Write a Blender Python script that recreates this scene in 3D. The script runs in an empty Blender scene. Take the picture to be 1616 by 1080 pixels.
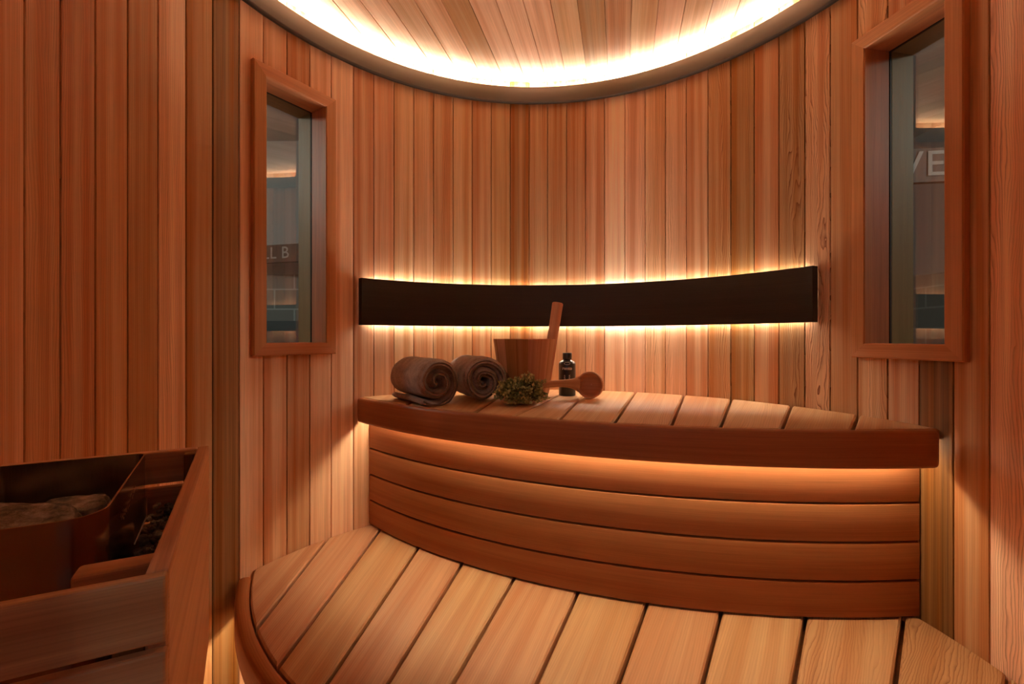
import bpy, math, random
from math import sin, cos, pi, sqrt, atan2, hypot, radians
from mathutils import Vector, Matrix, noise

# ---------------------------------------------------------------- camera, world, exposure
SC = bpy.context.scene
COL = SC.collection
EYE = 1.10
cd = bpy.data.cameras.new('camera'); cam = bpy.data.objects.new('camera', cd); COL.objects.link(cam)
cam.location = (0, 0, EYE); cam.rotation_euler = (radians(90), 0, 0)
cd.sensor_width = 36; cd.lens = 16.0; cd.shift_y = -5 / 1616; cd.clip_start = 0.01
SC.camera = cam
SC.view_settings.view_transform = 'Standard'; SC.view_settings.look = 'None'
SC.view_settings.gamma = 1; SC.view_settings.use_curve_mapping = False
SC.view_settings.exposure = 0.0
w = bpy.data.worlds.new('world'); SC.world = w; w.use_nodes = True
w.node_tree.nodes['Background'].inputs[0].default_value = (.55, .6, .65, 1)
w.node_tree.nodes['Background'].inputs[1].default_value = 0.02
SC.cycles.max_bounces = 14; SC.cycles.diffuse_bounces = 8; SC.cycles.glossy_bounces = 6
SC.cycles.transparent_max_bounces = 12
SC.cycles.use_denoising = True; SC.cycles.sample_clamp_indirect = 6
LED = (1.0, .78, .50)
E_TOP, E_BACK, E_UNDER, E_FLOOR = 360.0, 215.0, 70.0, 85.0     # radiance of the four LED strips
FILL = 42.0                                                  # base power of the added showroom fill lamps, W

# ---------------------------------------------------------------- plan of the round cabin
F_PX, HZ = 718.0, 535.0
CX, CY, R = .083, .980, .938
def hit(x, r=R, cx=CX, cy=CY, far=True):
    dx = (x - 808) / F_PX
    A = dx*dx + 1; B = -2*(dx*cx + cy); Cc = cx*cx + cy*cy - r*r
    s = sqrt(max(B*B - 4*A*Cc, 0)); t = (-B + (s if far else -s)) / (2*A)
    return (dx*t, t)
def bp(x, y, H):
    Z = H*F_PX / (y - HZ); return ((x - 808)/F_PX*Z, Z)
def ang(p, cx=CX, cy=CY): return atan2(p[1]-cy, p[0]-cx)
def pol(r, a, cx=CX, cy=CY): return (cx + r*cos(a), cy + r*sin(a))
def line_circle(p, d, cx, cy, r, far=True):
    fx, fy = p[0]-cx, p[1]-cy
    b = fx*d[0] + fy*d[1]; c = fx*fx + fy*fy - r*r; s = sqrt(max(b*b - c, 0))
    t = -b + (s if far else -s); return (p[0]+d[0]*t, p[1]+d[1]*t)
def circ_circ(c0, r0, c1, r1):
    dx, dy = c1[0]-c0[0], c1[1]-c0[1]; d = hypot(dx, dy)
    a = (r0*r0 - r1*r1 + d*d) / (2*d); h = sqrt(r0*r0 - a*a)
    mx, my = c0[0]+a*dx/d, c0[1]+a*dy/d
    return (mx - h*dy/d, my + h*dx/d), (mx + h*dy/d, my - h*dx/d)
rnd = random.Random(7)

# ---------------------------------------------------------------- mesh helper
class MB:
    def __init__(s): s.v = []; s.f = []; s.uv = []; s.c = []; s.sm = []
    def vert(s, p): s.v.append(tuple(p)); return len(s.v) - 1
    def face(s, idx, uvs=None, col=(1, 0, .5), smooth=False):
        s.f.append(tuple(idx)); s.uv.append(uvs or [(s.v[i][0], s.v[i][2]) for i in idx]); s.c.append(col); s.sm.append(smooth)
    def quadgrid(s, rows, col=(1, 0, .5), smooth=True, closed_u=False, closed_v=False, uvf=None, colf=None):
        """rows: list of lists of points"""
        n = len(rows[0]); idx = [[s.vert(p) for p in r] for r in rows]; m = len(rows)
        for i in range(m if closed_v else m-1):
            for j in range(n if closed_u else n-1):
                i2, j2 = (i+1) % m, (j+1) % n
                q = [idx[i][j], idx[i][j2], idx[i2][j2], idx[i2][j]]
                uv = None
                if uvf: uv = [uvf(i, j), uvf(i, j+1), uvf(i+1, j+1), uvf(i+1, j)]
                s.face(q, uv, colf(i, j) if colf else col, smooth)
        return idx
    def build(s, name, mat, parent=None, loc=None, weld=False):
        me = bpy.data.meshes.new(name); me.from_pydata(s.v, [], s.f); 
        me.uv_layers.new(name='UVMap'); me.color_attributes.new('wood', 'FLOAT_COLOR', 'CORNER')
        k = 0; uvd = []; cdt = []
        for f, uv, c in zip(s.f, s.uv, s.c):
            for q in range(len(f)):
                uvd += [uv[q][0], uv[q][1]]; cdt += [c[0], c[1], c[2], 1.0]
        me.uv_layers['UVMap'].data.foreach_set('uv', uvd); me.color_attributes['wood'].data.foreach_set('color', cdt)
        me.polygons.foreach_set('use_smooth', s.sm)
        me.validate(); me.update()
        for m in (mat if isinstance(mat, list) else [mat]): me.materials.append(m)
        o = bpy.data.objects.new(name, me); COL.objects.link(o)
        if parent: o.parent = parent
        if loc: o.location = loc
        return o

def shift(o, base):
    """move the mesh so that the object's origin sits at base"""
    o.data.transform(Matrix.Translation(-Vector(base))); o.location = base
def empty(name, loc, label=None, cat=None, group=None, kind=None):
    o = bpy.data.objects.new(name, None); COL.objects.link(o); o.location = loc; o.empty_display_size = .05
    return tag(o, label, cat, group, kind)
def tag(o, label=None, cat=None, group=None, kind=None):
    if label: o['label'] = label
    if cat: o['category'] = cat
    if group: o['group'] = group
    if kind: o['kind'] = kind
    return o
def adopt(o, root):
    """parent a mesh built in world coordinates to its thing"""
    o.parent = root; o.matrix_parent_inverse = Matrix.Translation(-Vector(root.location)); return o

def V3(p, z): return Vector((p.x, p.y, z))
def inset(poly, b):
    n = len(poly); out = []
    for i in range(n):
        p0, p, p1 = poly[i-1], poly[i], poly[(i+1) % n]
        a = Vector((p[0]-p0[0], p[1]-p0[1])); c = Vector((p1[0]-p[0], p1[1]-p[1]))
        if a.length < 1e-9: a = c.copy()
        if c.length < 1e-9: c = a.copy()
        a.normalize(); c.normalize()
        na, nc = Vector((-a.y, a.x)), Vector((-c.y, c.x)); m = na + nc
        if m.length < 1e-6: m = na
        m.normalize(); k = b / max(.35, m.dot(na)); out.append((p[0]+m.x*k, p[1]+m.y*k))
    return out
def board(mb, poly, z0, z1, d, col, b=.003):
    """a board: plan polygon, extruded z0..z1 with eased top edges; d = grain direction"""
    ar = sum(poly[i-1][0]*poly[i][1] - poly[i][0]*poly[i-1][1] for i in range(len(poly)))
    if ar < 0: poly = poly[::-1]
    n = len(poly); ins = inset(poly, b)
    U = lambda p: (p[0]*d[1] - p[1]*d[0], p[0]*d[0] + p[1]*d[1])
    lo = [mb.vert((p[0], p[1], z0)) for p in poly]; mi = [mb.vert((p[0], p[1], z1-b)) for p in poly]
    m2 = [mb.vert(((p[0]*.3+q[0]*.7), (p[1]*.3+q[1]*.7), z1-b*.3)) for p, q in zip(poly, ins)]
    to = [mb.vert((p[0], p[1], z1)) for p in ins]
    mb.face(to, [U(p) for p in ins], col); mb.face(lo[::-1], [U(p) for p in poly[::-1]], col)
    for A, B, z in ((lo, mi, z1-z0), (mi, m2, b*.7), (m2, to, b*.3)):
        for i in range(n):
            j = (i+1) % n; u0, u1 = U(poly[i]), U(poly[j])
            mb.face([A[i], A[j], B[j], B[i]], [(u0[0], u0[1]), (u1[0], u1[1]), (u1[0]+z, u1[1]), (u0[0]+z, u0[1])], col)
def box(mb, p, ex, ey, ez, col=(1, 0, .5), grain=0):
    """box from corner p along three edge vectors, UV along edge number grain"""
    p = Vector(p); E_ = [Vector(ex), Vector(ey), Vector(ez)]
    if E_[0].cross(E_[1]).dot(E_[2]) < 0: E_[0], E_[1] = E_[1], E_[0]; grain = {0: 1, 1: 0, 2: 2}[grain]
    L = [e.length for e in E_]
    c = {}
    for i in (0, 1):
        for j in (0, 1):
            for k in (0, 1): c[i, j, k] = mb.vert(p + E_[0]*i + E_[1]*j + E_[2]*k)
    def uvp(t):
        q = [t[i]*L[i] for i in range(3)]; g = q[grain]; o = [q[i] for i in range(3) if i != grain]
        return (o[0] + o[1], g)
    for F in (((0,0,0),(0,1,0),(1,1,0),(1,0,0)), ((0,0,1),(1,0,1),(1,1,1),(0,1,1)), ((0,0,0),(1,0,0),(1,0,1),(0,0,1)),
              ((0,1,0),(0,1,1),(1,1,1),(1,1,0)), ((0,0,0),(0,0,1),(0,1,1),(0,1,0)), ((1,0,0),(1,1,0),(1,1,1),(1,0,1))):
        mb.face([c[t] for t in F], [uvp(t) for t in F], col)
def rrect(r0, r1, z0, z1, b, n=3):
    """rounded rectangle profile of (r, z)"""
    out = []
    for cx_, cz_, a0 in ((r1-b, z1-b, 0), (r0+b, z1-b, 90), (r0+b, z0+b, 180), (r1-b, z0+b, 270)):
        for k in range(n+1):
            a = radians(a0 + 90*k/n); out.append((cx_ + b*cos(a), cz_ + b*sin(a)))
    return out
def sweep(mb, prof, c, a0, a1, n, col, closed=False, ends=0.0, colf=None):
    """sweep an (r, z) profile around the centre c"""
    mr = sum(p[0] for p in prof)/len(prof); mz = sum(p[1] for p in prof)/len(prof)
    hr = (max(p[0] for p in prof)-min(p[0] for p in prof))/2; hz = (max(p[1] for p in prof)-min(p[1] for p in prof))/2
    st = []
    if ends and not closed:
        da = ends/mr*(1 if a1 > a0 else -1)
        m = 4
        st = [(a0 + da*(1-cos(pi/2*k/m)), ends*(1 - sin(pi/2*k/m))) for k in range(m)]
        st += [(a0+da + (a1-a0-2*da)*k/n, 0) for k in range(n+1)]
        st += [(a1 - da*(1-cos(pi/2*k/m)), ends*(1 - sin(pi/2*k/m))) for k in range(m-1, -1, -1)]
    else: st = [(a0 + (a1-a0)*k/n, 0) for k in range(n if closed else n+1)]
    rows = []
    for a, sh in st:
        kr = max(0.05, 1 - sh/hr); kz = max(0.05, 1 - sh/hz)
        rows.append([(c[0] + (mr+(r-mr)*kr)*cos(a), c[1] + (mr+(r-mr)*kr)*sin(a), mz+(z-mz)*kz) for r, z in prof])
    per = [0]
    for i in range(len(prof)): per.append(per[-1] + hypot(prof[(i+1) % len(prof)][0]-prof[i][0], prof[(i+1) % len(prof)][1]-prof[i][1]))
    angs = [a for a, _ in st]
    if closed: angs.append(a0 + (a1-a0))
    flip = a1 < a0
    before = len(mb.f)
    mb.quadgrid(rows, col, True, closed_u=True, closed_v=closed, uvf=lambda i, j: (per[j], angs[min(i, len(angs)-1)]*mr), colf=colf)
    if not closed:
        for rw, rev in ((rows[0], not flip), (rows[-1], flip)):
            ids = [mb.vert(p) for p in rw]
            if rev: ids = ids[::-1]
            mb.face(ids, None, col)

# ---------------------------------------------------------------- materials
def new_mat(name):
    m = bpy.data.materials.new(name); m.use_nodes = True; nt = m.node_tree; b = nt.nodes['Principled BSDF']; return m, nt, b
def N(nt, t, **kw):
    n = nt.nodes.new(t)
    for k, v in kw.items(): setattr(n, k, v)
    return n
def math_(nt, op, a, b=None, c=None):
    n = N(nt, 'ShaderNodeMath', operation=op)
    for i, x in enumerate((a, b, c)):
        if x is None: continue
        if isinstance(x, (int, float)): n.inputs[i].default_value = x
        else: nt.links.new(x, n.inputs[i])
    return n.outputs[0]
def mixc(nt, fac, a, b, mode='MIX'):
    n = N(nt, 'ShaderNodeMix', data_type='RGBA', blend_type=mode)
    for s, x in ((n.inputs[0], fac), (n.inputs[6], a), (n.inputs[7], b)):
        if isinstance(x, (int, float)): s.default_value = x
        elif isinstance(x, tuple): s.default_value = (*x, 1) if len(x) == 3 else x
        else: nt.links.new(x, s)
    return n.outputs[2]
def wood_mat(name, light, dark, deep, rough=.55, ring=1.0, fibre=1.0, spec=.35):
    """cedar: UV (u across, v along, metres); attribute wood = (tone, figure, seed)"""
    m, nt, bs = new_mat(name); L = nt.links.new
    uv = N(nt, 'ShaderNodeUVMap', uv_map='UVMap'); at = N(nt, 'ShaderNodeAttribute', attribute_name='wood')
    sx = N(nt, 'ShaderNodeSeparateXYZ'); L(uv.outputs[0], sx.inputs[0])
    sa = N(nt, 'ShaderNodeSeparateColor'); L(at.outputs['Color'], sa.inputs[0])
    u, v = sx.outputs[0], sx.outputs[1]; tone, fig, seed = sa.outputs[0], sa.outputs[1], sa.outputs[2]
    def vec(ku, kv, ks):
        n = N(nt, 'ShaderNodeCombineXYZ')
        L(math_(nt, 'MULTIPLY', u, ku), n.inputs[0]); L(math_(nt, 'MULTIPLY', v, kv), n.inputs[1]); L(math_(nt, 'MULTIPLY', seed, ks), n.inputs[2])
        return n.outputs[0]
    def nz(vc, sc=1, det=2, ro=.5, dist=0):
        n = N(nt, 'ShaderNodeTexNoise'); n.inputs['Scale'].default_value = sc; n.inputs['Detail'].default_value = det
        n.inputs['Roughness'].default_value = ro; n.inputs['Distortion'].default_value = dist; L(vc, n.inputs['Vector']); return n.outputs[0]
    warp = nz(vec(16, 2.0, 91), 1, 2, .5)                      # low bends of the figure
    wob = nz(vec(60, 22, 53), 1, 2, .5)
    # growth rings: straight grain on quarter-sawn boards, cathedrals where the figure is high
    amp = math_(nt, 'MULTIPLY_ADD', fig, 15.0, 1.6)
    w1 = math_(nt, 'MULTIPLY', warp, amp)
    w2 = math_(nt, 'MULTIPLY', wob, math_(nt, 'MULTIPLY_ADD', fig, 1.0, .15))
    ph = math_(nt, 'ADD', math_(nt, 'ADD', math_(nt, 'MULTIPLY', u, 190), w1), w2)
    ringv = math_(nt, 'FRACT', math_(nt, 'ADD', ph, math_(nt, 'MULTIPLY', seed, 31)))
    late = math_(nt, 'POWER', ringv, 4.0)                        # thin dark latewood line
    lateamt = nz(vec(14, 1.2, 17), 1, 1)
    late = math_(nt, 'MULTIPLY', late, math_(nt, 'MULTIPLY', lateamt, math_(nt, 'MULTIPLY_ADD', fig, 1.5, .42)))
    fine = nz(vec(620, 9, 71), 1, 3, .6)
    fine2 = nz(vec(190, 3.0, 37), 1, 2, .55)
    band = nz(vec(32, .45, 23), 1, 2, .6)                        # wide colour streaks of heart and sapwood
    cr = N(nt, 'ShaderNodeMapRange'); L(band, cr.inputs[0]); cr.inputs[1].default_value = .40; cr.inputs[2].default_value = .64
    base = mixc(nt, cr.outputs[0], light, dark)
    base = mixc(nt, math_(nt, 'MULTIPLY', late, ring), base, deep)
    f = math_(nt, 'ADD', math_(nt, 'MULTIPLY', math_(nt, 'SUBTRACT', fine, .5), .38*fibre), math_(nt, 'MULTIPLY', math_(nt, 'SUBTRACT', fine2, .5), .42*fibre))
    # dark boards also carry stronger streaks
    darkb = math_(nt, 'MAXIMUM', math_(nt, 'SUBTRACT', .78, tone), 0)
    stre = nz(vec(70, .35, 77), 1, 3, .7)
    f = math_(nt, 'SUBTRACT', f, math_(nt, 'MULTIPLY', math_(nt, 'MULTIPLY', math_(nt, 'SUBTRACT', stre, .42), darkb), 4.5))
    g = math_(nt, 'MULTIPLY', math_(nt, 'MAXIMUM', math_(nt, 'ADD', 1, f), .25), tone)
    hs = N(nt, 'ShaderNodeHueSaturation'); L(base, hs.inputs['Color']); L(g, hs.inputs['Value'])
    hue = math_(nt, 'MULTIPLY_ADD', math_(nt, 'FRACT', math_(nt, 'MULTIPLY', seed, 7.31)), .013, .4915); L(hue, hs.inputs['Hue'])
    L(math_(nt, 'MULTIPLY_ADD', tone, -.42, 1.42), hs.inputs['Saturation'])
    L(hs.outputs[0], bs.inputs['Base Color'])
    rr = math_(nt, 'MULTIPLY_ADD', fine, .2, rough-.1); L(rr, bs.inputs['Roughness']); bs.inputs['Specular IOR Level'].default_value = spec
    bu = N(nt, 'ShaderNodeBump'); bu.inputs['Strength'].default_value = .18; bu.inputs['Distance'].default_value = .0008
    L(math_(nt, 'SUBTRACT', fine2, math_(nt, 'MULTIPLY', late, .6)), bu.inputs['Height']); L(bu.outputs[0], bs.inputs['Normal'])
    return m
CEDAR_L, CEDAR_D, CEDAR_X = (.80, .51, .29), (.62, .285, .12), (.24, .075, .03)
M_WALL = wood_mat('cedar_cladding', CEDAR_L, CEDAR_D, CEDAR_X)
M_CEIL = wood_mat('cedar_ceiling', (.84, .57, .36), (.70, .40, .22), (.3, .11, .05), ring=.6)
M_SEAT = wood_mat('cedar_seat', (.60, .355, .18), (.52, .26, .115), (.22, .075, .028), ring=.9, fibre=.8, rough=.5)
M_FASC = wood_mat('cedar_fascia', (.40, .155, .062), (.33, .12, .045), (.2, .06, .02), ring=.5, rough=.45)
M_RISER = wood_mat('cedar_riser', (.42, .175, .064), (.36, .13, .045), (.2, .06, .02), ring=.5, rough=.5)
M_FRAME = wood_mat('cedar_frame', (.62, .30, .14), (.52, .22, .09), (.24, .08, .03), ring=.6, rough=.5)
M_ALDER = wood_mat('alder_utensil', (.60, .31, .14), (.48, .21, .085), (.25, .09, .03), ring=.6, rough=.5)
M_PINE = wood_mat('pale_alder', (.72, .44, .22), (.58, .31, .14), (.3, .13, .05), ring=.5, rough=.55)
M_OUTER = wood_mat('outer_jamb_wood', (.36, .24, .10), (.31, .19, .075), (.2, .12, .05), ring=.4)
M_GUARD = wood_mat('guard_wood', (.60, .34, .17), (.46, .22, .1), (.22, .09, .04), ring=.5, rough=.5)
M_BLACK = wood_mat('charred_wood', (.022, .014, .010), (.016, .010, .007), (.004, .003, .002), ring=1, fibre=1.6, rough=.55, spec=.3)
M_BAND = wood_mat('brown_cornice', (.075, .056, .044), (.068, .050, .040), (.05, .04, .03), ring=.1, fibre=.3, rough=.5)
def plain(name, col, rough=.5, metal=0, spec=.5, bump=None, var=None):
    m, nt, bs = new_mat(name); bs.inputs['Base Color'].default_value = (*col, 1)
    bs.inputs['Roughness'].default_value = rough; bs.inputs['Metallic'].default_value = metal; bs.inputs['Specular IOR Level'].default_value = spec
    tc = N(nt, 'ShaderNodeTexCoord')
    n = N(nt, 'ShaderNodeTexNoise'); n.inputs['Scale'].default_value = (bump or var or (40, 0))[0]; n.inputs['Detail'].default_value = 4
    nt.links.new(tc.outputs['Object'], n.inputs['Vector'])
    if bump:
        b = N(nt, 'ShaderNodeBump'); b.inputs['Strength'].default_value = bump[1]; b.inputs['Distance'].default_value = bump[2]
        nt.links.new(n.outputs[0], b.inputs['Height']); nt.links.new(b.outputs[0], bs.inputs['Normal'])
    k = var[1] if var else .06
    c = mixc(nt, n.outputs[0], tuple(x*(1-k) for x in col), tuple(min(1, x*(1+k)) for x in col)); nt.links.new(c, bs.inputs['Base Color'])
    return m
def led_mat(name, s, col=LED):
    m, nt, bs = new_mat(name); bs.inputs['Base Color'].default_value = (.8, .8, .8, 1)
    bs.inputs['Emission Color'].default_value = (*col, 1); bs.inputs['Emission Strength'].default_value = s; return m
M_STEEL, nt, bs = new_mat('brushed_steel')
bs.inputs['Base Color'].default_value = (.46, .38, .32, 1); bs.inputs['Metallic'].default_value = 1; bs.inputs['Roughness'].default_value = .3
tc = N(nt, 'ShaderNodeUVMap', uv_map='UVMap'); mp = N(nt, 'ShaderNodeMapping'); mp.inputs['Scale'].default_value = (900, 6, 1)
nn = N(nt, 'ShaderNodeTexNoise'); nn.inputs['Scale'].default_value = 1; nn.inputs['Detail'].default_value = 2
nt.links.new(tc.outputs[0], mp.inputs[0]); nt.links.new(mp.outputs[0], nn.inputs['Vector'])
nt.links.new(math_(nt, 'MULTIPLY_ADD', nn.outputs[0], .22, .10), bs.inputs['Roughness'])
M_DARK = plain('black_plastic', (.012, .010, .010), .28, 0, .5)
M_GASKET = plain('dark_gasket', (.01, .01, .01), .6)
M_INK = plain('white_print', (.75, .72, .66), .5)
M_SILVER = plain('letter_grey', (.55, .53, .50), .5)
M_GOLD = plain('brass_mark', (.85, .55, .25), .3, 1)
# towel: terry cloth
M_TOWEL, nt, bs = new_mat('terry_cloth'); L = nt.links.new
tc = N(nt, 'ShaderNodeTexCoord'); n1 = N(nt, 'ShaderNodeTexNoise'); n1.inputs['Scale'].default_value = 420; n1.inputs['Detail'].default_value = 2
n2 = N(nt, 'ShaderNodeTexNoise'); n2.inputs['Scale'].default_value = 38; n2.inputs['Detail'].default_value = 3
L(tc.outputs['Object'], n1.inputs['Vector']); L(tc.outputs['Object'], n2.inputs['Vector'])
ht = math_(nt, 'ADD', n1.outputs[0], math_(nt, 'MULTIPLY', n2.outputs[0], .7))
mr = N(nt, 'ShaderNodeMapRange'); L(ht, mr.inputs[0]); mr.inputs[1].default_value = .55; mr.inputs[2].default_value = 1.15
L(mixc(nt, mr.outputs[0], (.14, .085, .06), (.52, .36, .27)), bs.inputs['Base Color'])
bs.inputs['Roughness'].default_value = .95; bs.inputs['Specular IOR Level'].default_value = .1
bs.inputs['Sheen Weight'].default_value = .35; bs.inputs['Sheen Roughness'].default_value = .5
bu = N(nt, 'ShaderNodeBump'); bu.inputs['Strength'].default_value = .9; bu.inputs['Distance'].default_value = .003; L(ht, bu.inputs['Height']); L(bu.outputs[0], bs.inputs['Normal'])
# leaves
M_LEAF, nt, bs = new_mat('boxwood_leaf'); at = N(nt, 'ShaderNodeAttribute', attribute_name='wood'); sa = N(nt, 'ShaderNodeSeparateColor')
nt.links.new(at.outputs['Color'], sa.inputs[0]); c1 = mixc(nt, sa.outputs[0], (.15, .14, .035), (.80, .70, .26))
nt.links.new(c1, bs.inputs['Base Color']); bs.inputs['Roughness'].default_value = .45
M_STEM = plain('leaf_stem', (.14, .10, .04), .7)
# stone
M_STONE, nt, bs = new_mat('heater_stone'); L = nt.links.new; tc = N(nt, 'ShaderNodeTexCoord')
n1 = N(nt, 'ShaderNodeTexNoise'); n1.inputs['Scale'].default_value = 26; n1.inputs['Detail'].default_value = 8; n1.inputs['Roughness'].default_value = .7
mp = N(nt, 'ShaderNodeMapping'); mp.inputs['Scale'].default_value = (1, 1, 2.6); mp.inputs['Rotation'].default_value = (.4, .3, .2)
L(tc.outputs['Object'], mp.inputs[0]); L(mp.outputs[0], n1.inputs['Vector'])
cr = N(nt, 'ShaderNodeValToRGB'); L(n1.outputs[0], cr.inputs[0])
cr.color_ramp.elements[0].position = .38; cr.color_ramp.elements[0].color = (.05, .046, .04, 1)
cr.color_ramp.elements[1].position = .66; cr.color_ramp.elements[1].color = (.62, .52, .40, 1)
e = cr.color_ramp.elements.new(.5); e.color = (.26, .21, .155, 1)
L(cr.outputs[0], bs.inputs['Base Color']); bs.inputs['Roughness'].default_value = .75
bu = N(nt, 'ShaderNodeBump'); bu.inputs['Strength'].default_value = 1; bu.inputs['Distance'].default_value = .010; L(n1.outputs[0], bu.inputs['Height']); L(bu.outputs[0], bs.inputs['Normal'])
# thin window glass: fresnel reflection over clear transmission
def glass_mat(name, tint, ior=1.5, haze=0):
    m = bpy.data.materials.new(name); m.use_nodes = True; nt = m.node_tree; nt.nodes.clear(); L = nt.links.new
    o = N(nt, 'ShaderNodeOutputMaterial'); mx = N(nt, 'ShaderNodeMixShader'); fr = N(nt, 'ShaderNodeLayerWeight'); fr.inputs['Blend'].default_value = .5; r0 = ((ior-1)/(ior+1))**2
    tr = N(nt, 'ShaderNodeBsdfTransparent'); tr.inputs[0].default_value = (*tint, 1); gl = N(nt, 'ShaderNodeBsdfAnisotropic'); gl.inputs['Roughness'].default_value = .0
    gl.inputs['Color'].default_value = (1, 1, 1, 1)
    L(math_(nt, 'MULTIPLY_ADD', math_(nt, 'POWER', fr.outputs['Facing'], 5.0), 1-r0, r0), mx.inputs[0]); L(tr.outputs[0], mx.inputs[1]); L(gl.outputs[0], mx.inputs[2]); 
    if haze:
        df = N(nt, 'ShaderNodeBsdfDiffuse'); df.inputs[0].default_value = (.8, .76, .7, 1); m2 = N(nt, 'ShaderNodeMixShader'); m2.inputs[0].default_value = haze
        L(mx.outputs[0], m2.inputs[1]); L(df.outputs[0], m2.inputs[2]); L(m2.outputs[0], o.inputs[0])
    else: L(mx.outputs[0], o.inputs[0])
    return m
M_GLASS = glass_mat('window_glass', (.86, .90, .86), 2.1); M_ACRYL = glass_mat('acrylic', (.93, .94, .93), 1.6, .10)

def tone(k, fig=None, seed=None):
    return (k**1.9, rnd.random()**2.2*.7 if fig is None else fig, rnd.random() if seed is None else seed)

# ---------------------------------------------------------------- windows (plan)
Z_CEIL = EYE + 1.084
def ray_plane(x, p, n):
    dx = (x-808)/F_PX; t = (p[0]*n[0]+p[1]*n[1])/(dx*n[0]+n[1]); return (dx*t, t)
def plan_window(xo0, xo1, xi0, xi1, ytop, xg, ginner, xout):
    """outer casing pixels, opening pixels -> plan data"""
    E0, E1 = hit(xo0, R-.012), hit(xo1, R-.012)
    t = Vector((E1[0]-E0[0], E1[1]-E0[1])); W = t.length; t.normalize(); n = Vector((-t.y, t.x))
    if n.dot(Vector((E0[0]-CX, E0[1]-CY))) < 0: n = -n
    P0, P1 = ray_plane(xi0, E0, n), ray_plane(xi1, E0, n)
    s0 = (Vector(P0)-Vector(E0)).dot(t); s1 = (Vector(P1)-Vector(E0)).dot(t)
    def depth(x, q):
        dx = (x-808)/F_PX; return (dx*q[1]-q[0])/(n.x-dx*n.y)
    q = P1 if ginner else P0
    return dict(E0=Vector(E0), t=t, n=n, W=W, s0=s0, s1=s1, g=depth(xg, q), o=depth(xout, q))
WL = plan_window(401, 529, 420, 513.5, 0, 491, True, 470)
WR = plan_window(1344, 1522, 1366.5, 1492, 0, 1404.5, False, 1443)
for W_, nm in ((WL, 'left'), (WR, 'right')): print('window', nm, {k: (tuple(round(c, 3) for c in x) if isinstance(x, Vector) else round(x, 3)) for k, x in W_.items()})
WZ0, WZ1 = EYE - .055, EYE + .832          # casing bottom and top
OZ0, OZ1 = EYE - .012, EYE + .792          # opening
for W_ in (WL, WR):
    a = [ang(tuple(W_['E0'] + W_['t']*s)) for s in (W_['s0']-.008, W_['s1']+.008)]
    W_['a'] = (min(a), max(a))

# ---------------------------------------------------------------- round wall of vertical planks
gx = [39,96,151,202,250,294,336,378,416,453,489,523,558,590,622,653,684,715,745,775,805,835,864,894,924,954,986,1018,1050,1083,1117,1153,1190,1229,1270,1310,1353,1400.5,1450,1504,1561]
ga = [ang(hit(x)) for x in gx]                       # decreasing? from left (pi) over the back (pi/2) to right (0)
ga = [a if a > -pi/2 else a + 2*pi for a in ga]
tn = [.95,.93,.98,.84,1.14,.84,.62,1.10,.98,.88,1.08,1.14,.98,1.0,1.02,1.02,.98,.97,.90,.88,.74,.88,.86,.90,1.0,1.18,1.14,1.1,1.05,.98,.9,.78,.88,.76,.96,.86,1.0,.92,.56,.88]
fg = [.5,.45,.1,.1,.35,.1,.1,.0,.05,.3,.0,.0,.1,.05,.25,.3,.5,.0,.05,.1,.15,.4,.35,.5,.45,.1,.3,.55,.5,.1,.7,.45,.3,.8,1.0,.15,.75,.1,.2,.0,.1]
DOOR_A = atan2(-.93, -.15) + 2*pi                    # doorway behind the camera
DOOR_H = .40
pitch = (ga[0]-ga[-1])/(len(ga)-1)
planks = [(ga[i+1], ga[i], tn[i], fg[i]) for i in range(len(ga)-1)]
a = ga[0]; k = 0
while a < DOOR_A - DOOR_H:
    b_ = min(a + pitch, DOOR_A - DOOR_H); planks.append((a, b_, [1.05, .95, 1.0, .9][k % 4], .1)); a = b_; k += 1
a = ga[-1]; k = 0
while a > DOOR_A + DOOR_H - 2*pi:
    b_ = max(a - pitch, DOOR_A + DOOR_H - 2*pi); planks.append((b_, a, [1.15, .95, 1.0, .9][k % 4], .75 if k == 0 else .2)); a = b_; k += 1
def wall_strip(mb, a0, a1, col, z0=0.0, z1=Z_CEIL):
    p0, p1 = Vector(pol(R, a0)), Vector(pol(R, a1)); t = (p1-p0); Wd = t.length; t.normalize()
    mid = (p0+p1)/2; n = (mid - Vector((CX, CY))).normalized()
    prof = [(0, .010), (.0013, .010), (.0015, .0012), (.0028, 0), (Wd-.0028, 0), (Wd-.0015, .0012), (Wd-.0013, .010), (Wd, .010)]
    cuts = []
    for W_ in (WL, WR):
        wa0, wa1 = W_['a']
        if wa1 > a0 and wa0 < a1:
            cuts.append(((max(wa0, a0)-a0)/(a1-a0)*Wd, (min(wa1, a1)-a0)/(a1-a0)*Wd))
    ss = sorted(set([s for s, _ in prof] + [c for cc in cuts for c in cc]))
    def dep(s):
        for i in range(len(prof)-1):
            if prof[i][0] <= s <= prof[i+1][0]:
                f = (s-prof[i][0])/max(1e-9, prof[i+1][0]-prof[i][0]); return prof[i][1]*(1-f)+prof[i+1][1]*f
        return 0
    off = col[2]*3
    for i in range(len(ss)-1):
        s0, s1 = ss[i], ss[i+1]
        if s1-s0 < 1e-7: continue
        sm = (s0+s1)/2; cut = any(c0 < sm < c1 for c0, c1 in cuts)
        segs = [(z0, OZ0-.01), (OZ1+.01, z1)] if cut else [(z0, z1)]
        q0 = p0 + t*s0 + n*dep(s0); q1 = p0 + t*s1 + n*dep(s1)
        for za, zb in segs:
            ids = [mb.vert((q.x, q.y, z)) for q, z in ((q0, za), (q1, za), (q1, zb), (q0, zb))]
            mb.face(ids[::-1], [(s, z+off) for s, z in ((s0, za), (s1, za), (s1, zb), (s0, zb))][::-1], col)
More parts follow.
